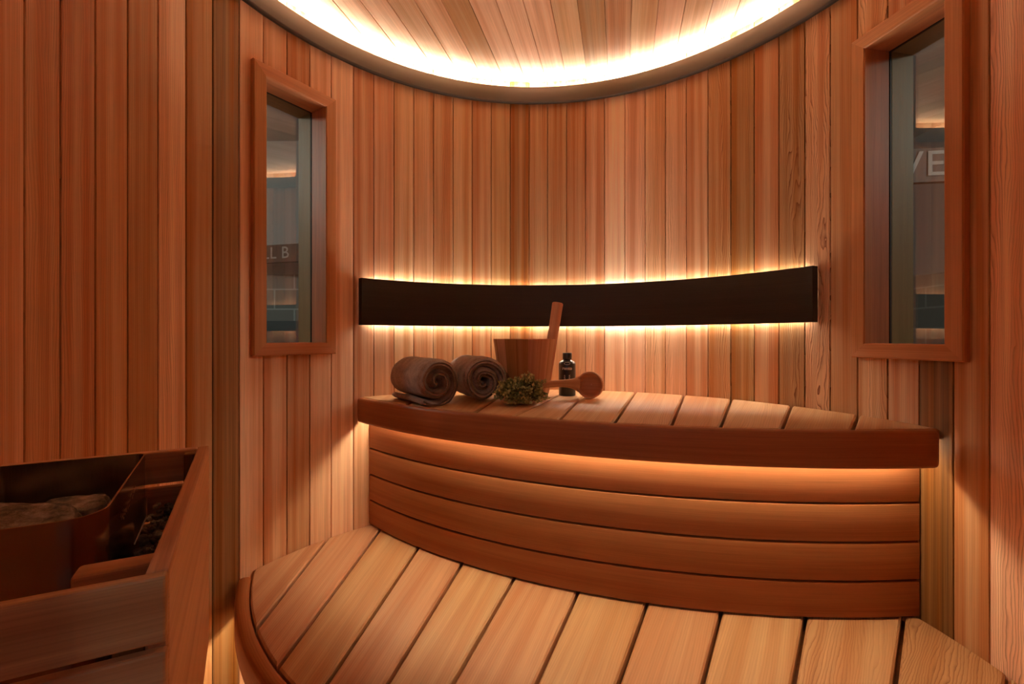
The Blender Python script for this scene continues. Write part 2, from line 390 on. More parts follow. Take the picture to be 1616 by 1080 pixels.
def shell(mb, a0, a1, rr, z0, z1, n):
    for i in range(n):
        b0, b1 = a0+(a1-a0)*i/n, a0+(a1-a0)*(i+1)/n; bm_ = (b0+b1)/2
        cut = any(W_['a'][0]-.09 < bm_ < W_['a'][1]+.09 for W_ in (WL, WR))
        for za, zb in ([(z0, OZ0-.02), (OZ1+.02, z1)] if cut else [(z0, z1)]):
            P = [pol(rr, b0), pol(rr, b1)]
            ids = [mb.vert((*P[0], za)), mb.vert((*P[1], za)), mb.vert((*P[1], zb)), mb.vert((*P[0], zb))]
            mb.face(ids, [(b0*rr, za), (b1*rr, za), (b1*rr, zb), (b0*rr, zb)], (.8, .1, .3))
R_OUT = R + .155
sides = {'wall_back': MB(), 'wall_left': MB(), 'wall_right': MB()}
for a0, a1, tt, ff in planks:
    am = (a0+a1)/2; side = 'wall_right' if am < radians(40) else ('wall_left' if am > radians(128) else 'wall_back')
    wall_strip(sides[side], a0, a1, tone(tt, ff))
shell(sides['wall_right'], DOOR_A+DOOR_H-2*pi, radians(40), R_OUT, 0, Z_CEIL+.1, 120)
shell(sides['wall_back'], radians(40), radians(128), R_OUT, 0, Z_CEIL+.1, 60)
shell(sides['wall_left'], radians(128), DOOR_A-DOOR_H, R_OUT, 0, Z_CEIL+.1, 120)
for k_, mb in sides.items():
    o = mb.build(k_, M_WALL); shift(o, (CX, CY, 0)); tag(o, kind='structure')

# doorway: jambs and head in the wall thickness
dr = empty('door_1', (*pol(R+.07, DOOR_A), 0), kind='structure')
mb = MB()
for sg in (-1, 1):
    a = DOOR_A + sg*DOOR_H
    sweep(mb, rrect(R-.012, R_OUT+.012, 0, 2.02, .004), (CX, CY), a-sg*.045, a+sg*.004, 2, (.9, .1, .3))
sweep(mb, rrect(R-.012, R_OUT+.012, 2.02, 2.10, .004), (CX, CY), DOOR_A-DOOR_H, DOOR_A+DOOR_H, 10, (.9, .1, .4))
sweep(mb, rrect(R, R_OUT, 2.10, Z_CEIL+.1, .004), (CX, CY), DOOR_A-DOOR_H, DOOR_A+DOOR_H, 10, (.9, .1, .6))
adopt(mb.build('door_frame', M_FRAME), dr)

# ---------------------------------------------------------------- windows
def bar4(mb, W_, s0, s1, z0, z1, w_, d0, d1, mitre=True):
    """mitred rectangular frame: opening s0..s1, z0..z1, band width w_, from depth d0 (room side) to d1"""
    def P(s, z, d): q = W_['E0'] + W_['t']*s + W_['n']*d; return (q.x, q.y, z)
    inn = [(s0, z0), (s1, z0), (s1, z1), (s0, z1)]; out = [(s0-w_, z0-w_), (s1+w_, z0-w_), (s1+w_, z1+w_), (s0-w_, z1+w_)]
    b = .003
    for i in range(4):
        j = (i+1) % 4; hor = i % 2 == 0; c = tone(.98+.05*(i % 3-1), .05)
        prof = [(0, d1), (0, d0+b), (b/w_, d0), (1-b/w_, d0), (1, d0+b), (1, d1)]
        rows = []
        for end in (i, j):
            rows.append([P(inn[end][0]*(1-f)+out[end][0]*f, inn[end][1]*(1-f)+out[end][1]*f, d) for f, d in prof])
        ln = abs((inn[j][0]-inn[i][0]) if hor else (inn[j][1]-inn[i][1]))
        pw = [0, .02, .02+b, .02+w_-b, .02+w_, .04+w_]
        mb.quadgrid(rows, c, False, uvf=lambda a_, b_2: (pw[b_2], a_*ln + i*1.7))
def build_window(name, W_, cas):
    root = empty(name, (*(W_['E0'] + W_['t']*W_['W']/2), OZ0), kind='structure')
    mb = MB(); bar4(mb, W_, W_['s0'], W_['s1'], OZ0, OZ1, cas, -.006, .020)
    o = adopt(mb.build('window_casing', M_FRAME), root)
    mb = MB(); bar4(mb, W_, W_['s0']-.003, W_['s1']+.003, OZ0-.003, OZ1+.003, .02, .006, W_['g'])
    adopt(mb.build('window_jamb', M_FRAME), root)
    mb = MB(); bar4(mb, W_, W_['s0']-.002, W_['s1']+.002, OZ0-.002, OZ1+.002, .02, W_['g']+.0005, W_['g']+.007)
    adopt(mb.build('window_gasket', M_GASKET), root)
    mb = MB(); bar4(mb, W_, W_['s0']-.003, W_['s1']+.003, OZ0-.003, OZ1+.003, .03, W_['g']+.0075, W_['o'])
    adopt(mb.build('outer_jamb', M_OUTER), root)
    def P(s, z, d): q = W_['E0'] + W_['t']*s + W_['n']*d; return Vector((q.x, q.y, z))
    mb = MB(); p = P(W_['s0']-.004, OZ0-.004, W_['g']+.002)
    box(mb, p, P(W_['s1']+.004, OZ0-.004, W_['g']+.002)-p, Vector((*W_['n'], 0))*.004, (0, 0, OZ1-OZ0+.008))
    adopt(mb.build('window_pane', M_GLASS), root)
    return root
build_window('window_1', WL, .040); build_window('window_2', WR, .040)

# ---------------------------------------------------------------- floor, ceiling, roof
mb = MB()
for i in range(-11, 11):
    l0, l1 = i*.09+.002, (i+1)*.09-.002
    board(mb, [(CX+l0, CY-.98), (CX+l1, CY-.98), (CX+l1, CY+.98), (CX+l0, CY+.98)], -.02, 0, (0, 1), tone(.85), .002)
tag(mb.build('floor', M_SEAT), kind='structure')
PH = radians(13.5); AXD = (sin(PH), cos(PH)); AXP = (cos(PH), -sin(PH))
mb = MB()
HC = 1.084; q = bp(867.9, 0, -HC); l0 = (q[0]-CX)*AXP[0] + (q[1]-CY)*AXP[1]; cw = 42.93*HC/535*cos(PH)
ctn = [1.0,.95,1.05,1.0,1.0,1.05,.92,.98,.84,1.0,1.06,1.03,.95,.78,.82,.9,1.0,.98,1.03,1,1.02,1,1,1]
ks = range(int(-1.0/cw - l0/cw)-1, int(1.0/cw - l0/cw)+2)
for k in ks:
    a_, b_ = l0 + k*cw, l0 + (k+1)*cw
    if b_ < -R-.02 or a_ > R+.02: continue
    m_ = min(abs(a_), abs(b_)) if a_*b_ > 0 else 0
    hl = sqrt(max((R+.03)**2 - m_*m_, .001)); c = tone(ctn[(k+12) % 24], [.05, .1, .3, .05][k % 4])
    prof = [(a_, .007), (a_+.0006, .007), (a_+.0010, .001), (a_+.0022, 0), (b_-.0022, 0), (b_-.0010, .001), (b_-.0006, .007), (b_, .007)]
    rows = [[(CX+AXP[0]*l+AXD[0]*s, CY+AXP[1]*l+AXD[1]*s, Z_CEIL+d) for l, d in prof] for s in (-hl, hl)]
    mb.quadgrid(rows[::-1], c, False, uvf=lambda i, j: (prof[min(j, 7)][0], (hl, -hl)[i] + 3*c[2]))
# roof deck above the ceiling boards
ids = [mb.vert((*pol(R_OUT, 2*pi*i/64), Z_CEIL+.1)) for i in range(64)]; mb.face(ids, None, (.8, 0, .3))
tag(mb.build('ceiling', M_CEIL), kind='structure')

# cornice ring and its LED strip
mb = MB(); sweep(mb, rrect(R-.024, R-.012, EYE+.986, EYE+1.050, .0025), (CX, CY), 0, 2*pi, 160, (1, 0, .4), closed=True)
sweep(mb, rrect(R-.013, R+.002, EYE+.988, EYE+1.000, .002), (CX, CY), 0, 2*pi, 160, (.6, 0, .4), closed=True)
co = mb.build('trim_1', M_BAND); shift(co, (CX, CY, EYE+1.0)); tag(co, kind='structure')
mb = MB(); sweep(mb, rrect(R-.0115, R-.003, EYE+1.045, EYE+1.049, .001), (CX, CY), radians(76.5-90), radians(76.5+90), 160, (1, 0, .4))
o = mb.build('led_strip', led_mat('led_cornice', E_TOP, (1.0, .89, .72))); shift(o, (CX, CY, EYE+1.04))
tag(o, 'bright white LED strip curving around the ceiling above the dark round cornice', 'led strip')

# ---------------------------------------------------------------- upper bench
UC, UR = (.831, 2.962), 1.915
UZ = EYE - .213
ups = empty('upper_bench', (.35, 1.45, UZ-.09), 'upper cedar sauna bench with rounded dark front edge under the black backrest', 'bench')
def arcpts(c, r, p, q, n=10):
    a0, a1 = ang(p, *c), ang(q, *c)
    if a1-a0 > pi: a1 -= 2*pi
    if a0-a1 > pi: a1 += 2*pi
    return [pol(r, a0+(a1-a0)*i/n, *c) for i in range(n+1)]
def seat(mb, gaps, fc, fr, wr, z0, z1, tones, gw=.0035, bev=.004):
    """gaps: list of (back point, front point) in plan, left to right"""
    ls = []
    for (pb, pf) in gaps:
        d = Vector((pb[0]-pf[0], pb[1]-pf[1])).normalized(); n = Vector((d.y, -d.x))   # n points right
        ls.append((Vector(pf), d, n))
    c0, c1 = circ_circ(fc, fr, (CX, CY), wr)
    cl, cr_ = (c0, c1) if c0[0] < c1[0] else (c1, c0)
    for i in range(len(ls)+1):
        A = B = None
        if i > 0:
            p, d, n = ls[i-1]; p = p + n*gw; A = (line_circle(p, d, *fc, fr, False), line_circle(p, d, CX, CY, wr, True))
        if i < len(ls):
            p, d, n = ls[i]; p = p - n*gw; B = (line_circle(p, d, *fc, fr, False), line_circle(p, d, CX, CY, wr, True))
        if A is None: A = (cl, cl)
        if B is None: B = (cr_, cr_)
        poly = arcpts(fc, fr, A[0], B[0]) + arcpts((CX, CY), wr, B[1], A[1])
        poly = [p for j, p in enumerate(poly) if hypot(p[0]-poly[j-1][0], p[1]-poly[j-1][1]) > 1e-5]
        dd = (ls[min(i, len(ls)-1)][1] + ls[max(i-1, 0)][1]).normalized()
        c = tones[i % len(tones)]
        board(mb, poly, z0, z1, (dd.x, dd.y), c if isinstance(c, tuple) else tone(c), bev)
G = [((654, 634), (588, 646)), ((767, 640), (751.7, 650)), ((845, 641), (812.5, 656)), ((913.7, 630.5), (884.6, 659.7)), ((1002, 620), (970, 665.8)), ((1078.8, 624.8), (1060, 669.5)),
     ((1153.6, 631.4), (1137, 672.8)), ((1248, 642), (1234, 676)), ((1354, 655), (1345, 678))]
G[0] = ((660, 628), (640, 641))
gaps = [(bp(*b_, .213), bp(*f_, .213)) for b_, f_ in G]
mb = MB(); seat(mb, gaps, UC, UR-.022, R-.004, UZ-.026, UZ, [tone(.95, .1), tone(.9, .1), tone(.95, .1), tone(1, .05), tone(1.02, .1), tone(1.0, .35), tone(.98, .25), tone(1.05, .2), tone(.95, .15), tone(.9, .1)], gw=.004)
adopt(mb.build('seat_boards', M_SEAT), ups)
aL = ang(hit(566, R-.004), *UC); aL = ang(circ_circ(UC, UR, (CX, CY), R-.003)[0 if circ_circ(UC, UR, (CX, CY), R-.003)[0][0] < 0 else 1], *UC)
pe = line_circle((0, 0), Vector((1488-808, F_PX)).normalized(), *UC, UR, False); aR = ang(pe, *UC)
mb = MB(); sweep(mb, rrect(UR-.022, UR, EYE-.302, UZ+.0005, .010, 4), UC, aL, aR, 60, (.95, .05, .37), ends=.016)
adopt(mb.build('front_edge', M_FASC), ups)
mb = MB(); sweep(mb, rrect(UR-.20, UR-.16, UZ-.075, UZ-.037, .003), UC, aL+.12, aR-.14, 30, (.9, .05, .3))
adopt(mb.build('support_rail', M_FRAME), ups)
mb = MB(); sweep(mb, rrect(UR-.042, UR-.0225, UZ-.05, UZ-.0275, .002), UC, aL+.01, aR-.012, 50, (.7, .05, .3)); adopt(mb.build('seam_light_stop', M_FASC), ups)  # unseen strip added to keep LED light out of the front seam
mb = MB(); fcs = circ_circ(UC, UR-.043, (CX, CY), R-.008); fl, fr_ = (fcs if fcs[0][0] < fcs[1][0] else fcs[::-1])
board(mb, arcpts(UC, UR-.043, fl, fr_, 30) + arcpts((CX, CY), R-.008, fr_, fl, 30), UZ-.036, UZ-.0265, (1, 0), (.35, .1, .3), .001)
adopt(mb.build('light_stop_deck', M_FASC), ups)  # unseen dark sheet added to block LED light between the seat boards
# riser of four curved slats below it
RC, RR = (.835, 3.03), 1.9145
ris = empty('bench_riser', (.3, 1.2, EYE-.69), 'curved riser of four horizontal cedar slats between the two benches', 'bench riser')
cc = circ_circ(RC, RR, (CX, CY), R-.003); pl = cc[0] if cc[0][0] < cc[1][0] else cc[1]
a0 = ang(pl, *RC); a1 = ang(line_circle((0, 0), Vector((1451-808, F_PX)).normalized(), *RC, RR, False), *RC)
mb = MB()
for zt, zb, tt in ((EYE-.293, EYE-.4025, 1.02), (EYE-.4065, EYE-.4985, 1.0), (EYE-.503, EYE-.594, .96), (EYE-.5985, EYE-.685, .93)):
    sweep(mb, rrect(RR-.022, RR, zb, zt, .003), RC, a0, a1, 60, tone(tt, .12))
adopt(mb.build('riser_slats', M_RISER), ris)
mb = MB(); sweep(mb, rrect(RR-.05, RR-.024, EYE-.685, EYE-.30, .003), RC, a0+.06, a1-.03, 40, (.25, 0, .3))
adopt(mb.build('backing', M_BLACK), ris)
mb = MB(); sweep(mb, rrect(UR-.058, UR-.046, EYE-.266, EYE-.259, .001), UC, aL+.012, aR-.012, 60, (1, 0, .4))
o = mb.build('led_strip', led_mat('led_upper_bench', E_UNDER)); shift(o, (.3, 1.1, EYE-.26))
tag(o, 'warm LED strip hidden under the front edge of the upper bench', 'led strip')

# ---------------------------------------------------------------- lower bench
LC, LR = (.286, 1.791), 1.177
LZ = EYE - .690
los = empty('lower_bench', (.3, 1.0, LZ-.1), 'wide lower cedar bench of light tapering boards with rounded front edge', 'bench')
G = [((515.6,850.8),(404,992.5)),((598.9,837),(438.6,1052)),((657.5,868),(515,1078.6)),((727,892),(610.8,1078.6)),((811,912),(713,1080)),((911,936),(845,1080)),((1019,957),(975,1080)),((1137,968),(1108,1080)),((1270,978),(1252,1080)),((1425,978),(1412,1080))]
gaps = [(bp(*b_, .690), bp(*f_, .690)) for b_, f_ in G]
p11 = bp(1591, 1066, .690); gaps.append((p11, (p11[0]-.155, p11[1]-.13)))
mb = MB(); seat(mb, gaps, LC, LR-.037, R-.003, LZ-.028, LZ, [tone(1.04,.15), tone(1.04,.15), tone(1.0,.1), tone(.98,.05), tone(1.0,.05), tone(.98,.1), tone(.96,.1), tone(.96,.05), tone(.98,.1), tone(.95,.6), tone(.92,.95), tone(1,.3)], gw=.0045)
adopt(mb.build('seat_boards', M_SEAT), los)
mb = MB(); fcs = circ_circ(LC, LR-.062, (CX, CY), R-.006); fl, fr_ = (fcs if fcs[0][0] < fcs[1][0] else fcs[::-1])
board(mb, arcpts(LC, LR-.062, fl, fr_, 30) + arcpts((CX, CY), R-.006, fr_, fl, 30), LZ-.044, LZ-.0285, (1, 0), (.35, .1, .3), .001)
adopt(mb.build('light_stop_deck', M_FASC), los)  # added dark layer under the boards, keeps the gaps free of LED light
cc = circ_circ(LC, LR, (CX, CY), R-.003); cl, cr_ = (cc[0], cc[1]) if cc[0][0] < cc[1][0] else (cc[1], cc[0])
a0, a1 = ang(cl, *LC), ang(cr_, *LC)
if a0 > 0: a0 -= 2*pi
mb = MB(); sweep(mb, rrect(LR-.035, LR, LZ-.085, LZ+.0005, .014, 4), LC, a0+.006, a1-.006, 80, (.72, .45, .57))
adopt(mb.build('front_edge', M_FRAME), los)
mb = MB(); sweep(mb, rrect(LR-.061, LR-.0355, LZ-.05, LZ-.0285, .002), LC, a0+.02, a1-.02, 60, (.7, .05, .3)); adopt(mb.build('seam_light_stop', M_FRAME), los)  # hidden strip added so no LED light leaks through the edge seam
mb = MB()
for i in range(3): sweep(mb, rrect(LR-.13, LR-.11, .02+i*.098, .112+i*.098, .003), LC, a0+.09, a1-.09, 60, tone(.95, .1))
adopt(mb.build('skirt_slats', M_FRAME), los)
mb = MB(); sweep(mb, rrect(LR-.080, LR-.068, LZ-.056, LZ-.049, .001), LC, a0+.03, a1-.03, 80, (1, 0, .4))
o = mb.build('led_strip', led_mat('led_lower_bench', E_FLOOR)); shift(o, (.1, .7, LZ-.04))
tag(o, 'warm LED strip glowing below the front edge of the lower bench beside the heater', 'led strip')

# ---------------------------------------------------------------- black backrest with LED behind
HT, HB = .2205, .0505
bl, brt = hit(571, R-.030), hit(1282, R-.030); bm = hit(925, R-.052)
def circ3(p, q, r_):
    ax, ay, bx, by, cx_, cy_ = *p, *q, *r_; d = 2*(ax*(by-cy_)+bx*(cy_-ay)+cx_*(ay-by))
    ux = ((ax*ax+ay*ay)*(by-cy_)+(bx*bx+by*by)*(cy_-ay)+(cx_*cx_+cy_*cy_)*(ay-by))/d
    uy = ((ax*ax+ay*ay)*(cx_-bx)+(bx*bx+by*by)*(ax-cx_)+(cx_*cx_+cy_*cy_)*(bx-ax))/d
    return (ux, uy), hypot(ax-ux, ay-uy)
BC, BR = circ3(bl, bm, brt)
a0, a1 = ang(bl, *BC), ang(brt, *BC)
bk = empty('backrest', (*bm, EYE+HB), 'long black charred wood backrest curving along the wall, glowing above and below', 'backrest')
mb = MB(); sweep(mb, rrect(BR, BR+.020, EYE+HB, EYE+HT, .002), BC, a0, a1, 60, (1, .3, .71))
adopt(mb.build('backrest_board', M_BLACK), bk)
for t_ in (.1, .37, .63, .9):
    mb = MB(); a = a0 + (a1-a0)*t_; sweep(mb, rrect(BR+.019, BR+.021 + (.014 if .2 < t_ < .8 else .002), EYE+.10, EYE+.17, .001), BC, a-.02, a+.02, 3, (.5, 0, .3))
    adopt(mb.build('mounting_block', M_BLACK), bk)
for aa, sg in ((a0, -1), (a1, 1)):
    pe_ = pol(BR, aa, *BC); dd_ = Vector((cos(aa), sin(aa))); tt_ = Vector((-dd_.y, dd_.x))*sg; dist = (Vector(line_circle(pe_, dd_, CX, CY, R, True))-Vector(pe_)).length
    mb = MB(); q_ = Vector(pe_) + dd_*.0205; box(mb, (q_.x, q_.y, EYE+HB), V3(dd_*(dist-.0225), 0), V3(tt_*.012, 0), (0, 0, HT-HB), (1, 0, .3), grain=2)
    adopt(mb.build('end_cap', M_BLACK), bk)
for zc, lab in ((EYE+HT-.016, 'upper'), (EYE+HB+.016, 'lower')):
    mb = MB(); sweep(mb, rrect(R-.0082, R-.0058, zc-.003, zc+.003, .0008), (CX, CY), ang(hit(582)), ang(hit(1272)), 60, (1, 0, .4))
    o = mb.build('led_strip', led_mat('led_backrest_'+lab, E_BACK, (1.0, .86, .68))); shift(o, (*bm, zc))
    tag(o, 'warm LED strip behind the %s edge of the black backrest' % lab, 'led strip')

# ---------------------------------------------------------------- towels
def towel(name, front, back, rad, turns, ph, label, seed):
    fx, fy = front; L_ = hypot(back[0]-fx, back[1]-fy); ax = Vector(((back[0]-fx)/L_, (back[1]-fy)/L_, 0)); rt = Vector((-ax.y, ax.x, 0)) * -1
    up = Vector((0, 0, 1)); mb = MB(); n = int(turns*44); pt = (rad-.010)/turns; st = 30
    rows = []
    for j in range(st+1):
        s = j/st*L_; e = min(s, L_-s); sh = 1.0 if e > .016 else .30 + .70*sqrt(max(0, 1-(1-e/.016)**2))
        outer, inner = [], []
        for i in range(n+1):
            th = 2*pi*turns*i/n; rr = .010 + pt*(th/(2*pi)); half = pt*.46*sh
            wv = noise.noise(Vector((th*.8+seed, s*9, seed)))*.0042 + noise.noise(Vector((th*2.3, s*25, seed+5)))*.0016
            if i > n*.93: half *= max(.55, 1-(i/n-.93)*7)
            aa = ph - th
            tuck = .0035*sin(seed*3+th*1.5)*(1-min(1, e/.05))
            for lst, r_ in ((outer, rr+half), (inner, rr-half)):
                r_ = max(r_+wv, .0015)
                x_, z_ = r_*cos(aa), r_*sin(aa)
                fl = -(rad+.004)*.90
                if z_ < fl: z_ = fl + (z_-fl)*.15
                q = Vector((fx, fy, UZ)) + ax*(s + tuck) + rt*x_ + up*(z_ - fl + .003)
                lst.append(q)
        rows.append(outer + inner[::-1])
    mb.quadgrid(rows, (1, 0, .5), True, closed_u=True)
    m = n+1
    for rw, rev in ((rows[0], 0), (rows[-1], 1)):
        ids = [mb.vert(p) for p in rw]; N_ = len(ids)
        for i in range(m-1):
            q = [ids[i], ids[i+1], ids[N_-2-i], ids[N_-1-i]]; mb.face(q[::-1] if rev else q, None, (1, 0, .5), True)
    root = empty(name, (fx, fy, UZ), label, 'towel', 'rolled towels on the upper bench')
    o = mb.build('rolled_cloth', M_TOWEL); adopt(o, root)
    md = o.modifiers.new('weld', 'WELD'); md.merge_threshold = .0002
    return root
towel('rolled_towel', (-.235, 1.452), (-.385, 1.655), .077, 2.05, radians(-115), 'rolled brown terry towel at the left end of the bench, nearest the left window', 1.3)
towel('rolled_towel', (-.092, 1.505), (-.185, 1.735), .074, 1.9, radians(-60), 'rolled brown terry towel standing against the wooden bucket and green sprigs', 6.1)

# ---------------------------------------------------------------- bucket
def lathe(mb, prof, c, n, colf=None, col=(1, 0, .5), smooth=True, uvs=1.0):
    rows = [[(c[0]+r*cos(2*pi*i/n), c[1]+r*sin(2*pi*i/n), c[2]+z) for i in range(n)] for r, z in prof]
    Ls = [0]
    for i in range(1, len(prof)): Ls.append(Ls[-1]+hypot(prof[i][0]-prof[i-1][0], prof[i][1]-prof[i-1][1]))
    mb.quadgrid(rows, col, smooth, closed_u=True, uvf=lambda i, j: (j/n*2*pi*.1*uvs, Ls[i]), colf=colf)
BX, BY = .045, 1.665
bkt = empty('wooden_bucket', (BX, BY, UZ), 'tapered wooden sauna bucket behind the green sprigs, with an upright stick handle', 'bucket')
NS = 16; sub = 6; n = NS*sub
stt = [tone(rnd.uniform(.82, 1.08), .05) for _ in range(NS)]
mb = MB(); H_ = .213; rt_, rb_ = .113, .084
prof = [(0.001, .018), (rb_-.012, .018), (rt_-.0105, H_-.002), (rt_-.009, H_), (rt_-.002, H_), (rt_, H_-.002), (rt_*.5+rb_*.5, H_*.5), (rb_+.001, .002), (rb_-.001, 0), (.001, 0)]
rows = []
for r, z in prof:
    rows.append([(BX+(r-(.0009 if i % sub == 0 and r > .05 else 0))*cos(2*pi*i/n+.1), BY+(r-(.0009 if i % sub == 0 and r > .05 else 0))*sin(2*pi*i/n+.1), UZ+z) for i in range(n)])
mb.quadgrid(rows, (1, 0, .5), False, closed_u=True, uvf=lambda i, j: (j/n*.62, prof[min(i, len(prof)-1)][1]), colf=lambda i, j: stt[j//sub])
adopt(mb.build('staves', M_ALDER), bkt)
def tube(mb, pts, rads, n=14, col=(1, 0, .5), flat=1.0, side=None):
    rows = []; Ls = 0; LL = []
    for i, p in enumerate(pts):
        p = Vector(p); d = (Vector(pts[min(i+1, len(pts)-1)]) - Vector(pts[max(i-1, 0)])).normalized()
        s_ = d.cross(side or Vector((0, 1, 0))).normalized(); t_ = d.cross(s_).normalized()
        rows.append([p + s_*rads[i]*cos(2*pi*k/n) + t_*rads[i]*flat*sin(2*pi*k/n) for k in range(n)])
        if i: Ls += (p-Vector(pts[i-1])).length
        LL.append(Ls)
    mb.quadgrid(rows, col, True, closed_u=True, uvf=lambda i, j: (j/n*.1, LL[i]))
    for rw, rev in ((rows[0], 1), (rows[-1], 0)):
        ids = [mb.vert(p) for p in rw]; mb.face(ids[::-1] if rev else ids, None, col)
p0, p1 = Vector((.118, 1.672, UZ+.012)), Vector((.171, 1.70, EYE+.134)); dv = (p1-p0).normalized()
mb = MB(); tube(mb, [p0, p0+dv*.004, p1-dv*.003, p1], [.015, .017, .0205, .0185], 18, tone(1.12, 0))
adopt(mb.build('stick_handle', M_ALDER), bkt)

# ---------------------------------------------------------------- ladle lying on its side, bowl open to the room
LX, LY, LRb = .276, 1.612, .0475
lad = empty('wooden_ladle', (LX, LY, UZ), 'wooden sauna ladle lying in front of the black bottle, round bowl facing out', 'ladle')
mb = MB(); fw = Vector((-.30, -.95, .06)).normalized(); sd = fw.cross(Vector((0, 0, 1))).normalized(); up = sd.cross(fw)
cb = Vector((LX, LY, UZ+.0495))
prof = [(.002, .034), (.022, .032), (.034, .022), (.040, .008), (.0405, -.004), (.042, -.006), (.0462, -.006), (.0475, -.003), (.0475, .010), (.041, .030), (.027, .040), (.002, .042)]
rows = [[cb - fw*z + sd*r*cos(2*pi*k/36) + up*r*sin(2*pi*k/36) for k in range(36)] for r, z in prof]
mb.quadgrid(rows[::-1], tone(1, 0), True, closed_u=True, uvf=lambda i, j: (rows[::-1][i % 12][j % 36].z*1.0, rows[::-1][i % 12][j % 36].x))
adopt(mb.build('ladle_bowl', M_ALDER), lad)
mb = MB(); pts = []; rr = []
e0 = cb + Vector((-.037, .016, .002)); e1 = Vector((.095, 1.575, UZ+.052))
for i in range(13):
    f = i/12; pts.append(e0.lerp(e1, f) + Vector((0, 0, .004*sin(pi*f)))); rr.append(.0125 + .017*(1-f)**6)
rr[-1] = .010
tube(mb, pts, rr, 16, tone(1.02, .0), flat=.38, side=Vector((0, 1, 0)))
adopt(mb.build('ladle_handle', M_ALDER), lad)

# ---------------------------------------------------------------- bottle
TX, TY = .2075, 1.712
bot = empty('bottle', (TX, TY, UZ), 'small matte black bottle with white printing standing behind the wooden ladle', 'bottle')
mb = MB(); lathe(mb, [(.001, 0), (.029, 0), (.0315, .003), (.0318, .118), (.029, .126), (.021, .131), (.0145, .133), (.0145, .137)], (TX, TY, UZ), 40)
adopt(mb.build('bottle_body', M_DARK), bot)
mb = MB(); lathe(mb, [(.0172, .1365), (.0178, .138), (.0178, .158), (.0165, .161), (.001, .161)], (TX, TY, UZ), 32)
adopt(mb.build('cap', M_DARK), bot)
def text_mesh(name, body, size, mat, place, parent, spacing=1.0, bold=0, ext=.0004):
    cu = bpy.data.curves.new(name, 'FONT'); cu.body = body; cu.size = size; cu.align_x = 'CENTER'; cu.align_y = 'CENTER'
    cu.extrude = ext; cu.offset = bold; cu.space_character = spacing; cu.resolution_u = 3
    tmp = bpy.data.objects.new('tmp', cu); COL.objects.link(tmp); dg = bpy.context.evaluated_depsgraph_get(); dg.update()
    me = bpy.data.meshes.new_from_object(tmp.evaluated_get(dg)); bpy.data.objects.remove(tmp); bpy.data.curves.remove(cu)
    for v in me.vertices: v.co = place(v.co)
    me.materials.clear(); me.materials.append(mat); me.update(); me.name = name
    o = bpy.data.objects.new(name, me); COL.objects.link(o)
    if parent: adopt(o, parent)
    return o
tcam = atan2(-TY, -TX)          # the printing faces the doorway
def wrapb(z0, vert=False, off=0):
    def f(co):
        x, y = (co.x, co.y) if not vert else (-co.y, co.x)
        a = tcam + (x + off)/.0318; r = .0320 + co.z
        return Vector((TX + r*cos(a), TY + r*sin(a), UZ + z0 + y))
    return f
text_mesh('brand_print', 'rento', .0165, M_INK, wrapb(.1035), bot, bold=.0004)
text_mesh('label_print', 'SAUNA', .0085, M_INK, wrapb(.066, True, -.009), bot, ext=.0003)
text_mesh('label_print', 'SAUNA', .0085, M_INK, wrapb(.066, True, .009), bot, ext=.0003)
# ring emblem above the name
mb = MB(); rows = []
for i in range(24):
    a = 2*pi*i/24; rows.append([wrapb(.1215)(Vector(((.0105+q)*cos(a), (.0036+q)*sin(a), .0005-.004*(sin(a) > 0)*0))) for q in (0, .0011)])
mb.quadgrid(rows, closed_v=True, smooth=False); adopt(mb.build('ring_emblem', M_INK), bot)

# ---------------------------------------------------------------- green sprigs
hb = empty('green_sprigs', (.035, 1.47, UZ), 'bunch of small-leaved green sprigs lying in front of the wooden bucket', 'plant')
leaf = MB(); stem = MB(); hr = random.Random(11)
hc = Vector((.032, 1.462, UZ+.045)); ex = Vector((.088, .050, .052))
def put_leaf(p, d, sz, c):
    d = d.normalized(); s_ = d.cross(Vector((hr.uniform(-1, 1), hr.uniform(-1, 1), hr.uniform(-1, 1)))).normalized(); n_ = s_.cross(d)
    P = [p, p+d*sz*.45+s_*sz*.42+n_*sz*.14, p+d*sz*.85+s_*sz*.30+n_*sz*.08, p+d*sz, p+d*sz*.85-s_*sz*.30+n_*sz*.08, p+d*sz*.45-s_*sz*.42+n_*sz*.14, p+d*sz*.5-n_*sz*.06]
    b = [leaf.vert(q) for q in P]
    for i in range(6): leaf.face([b[6], b[i], b[(i+1) % 6]], [(0, 0)]*3, (c, 0, .5), True)
for k in range(175):
    while True:
        q = Vector((hr.uniform(-1, 1), hr.uniform(-1, 1), hr.uniform(-.85, 1)))
        if q.length <= 1 and (q.length > .45): break
    lump = .86 + .30*noise.noise(q*2.2 + Vector((3, 1, 7)))
    p = hc + Vector((q.x*ex.x, q.y*ex.y, q.z*ex.z))*lump*1.1
    p.z = max(p.z, UZ+.008)
    out = Vector((q.x, q.y, q.z+.25)).normalized(); b0 = p - out*.035; b0.z = max(b0.z, UZ+.004)
    tube(stem, [b0, (b0+p)/2 + Vector((0, 0, .002)), p], [.0011, .0009, .0006], 4)
    tip = hr.uniform(.3, 1)
    for j in range(24):
        f = hr.uniform(.25, 1.05); o_ = Vector((hr.gauss(0, 1), hr.gauss(0, 1), hr.gauss(0, 1))).normalized()
        bb = b0.lerp(p, f) + o_*.0035; dd = (out*.7 + o_).normalized()
        if bb.z + dd.z*.010 < UZ+.0015: dd.z = abs(dd.z)
        bb.z = max(bb.z, UZ+.0015)
        put_leaf(bb, dd, hr.uniform(.0065, .0108), max(0, min(1, (f-.3)*tip + hr.uniform(-.12, .22))))
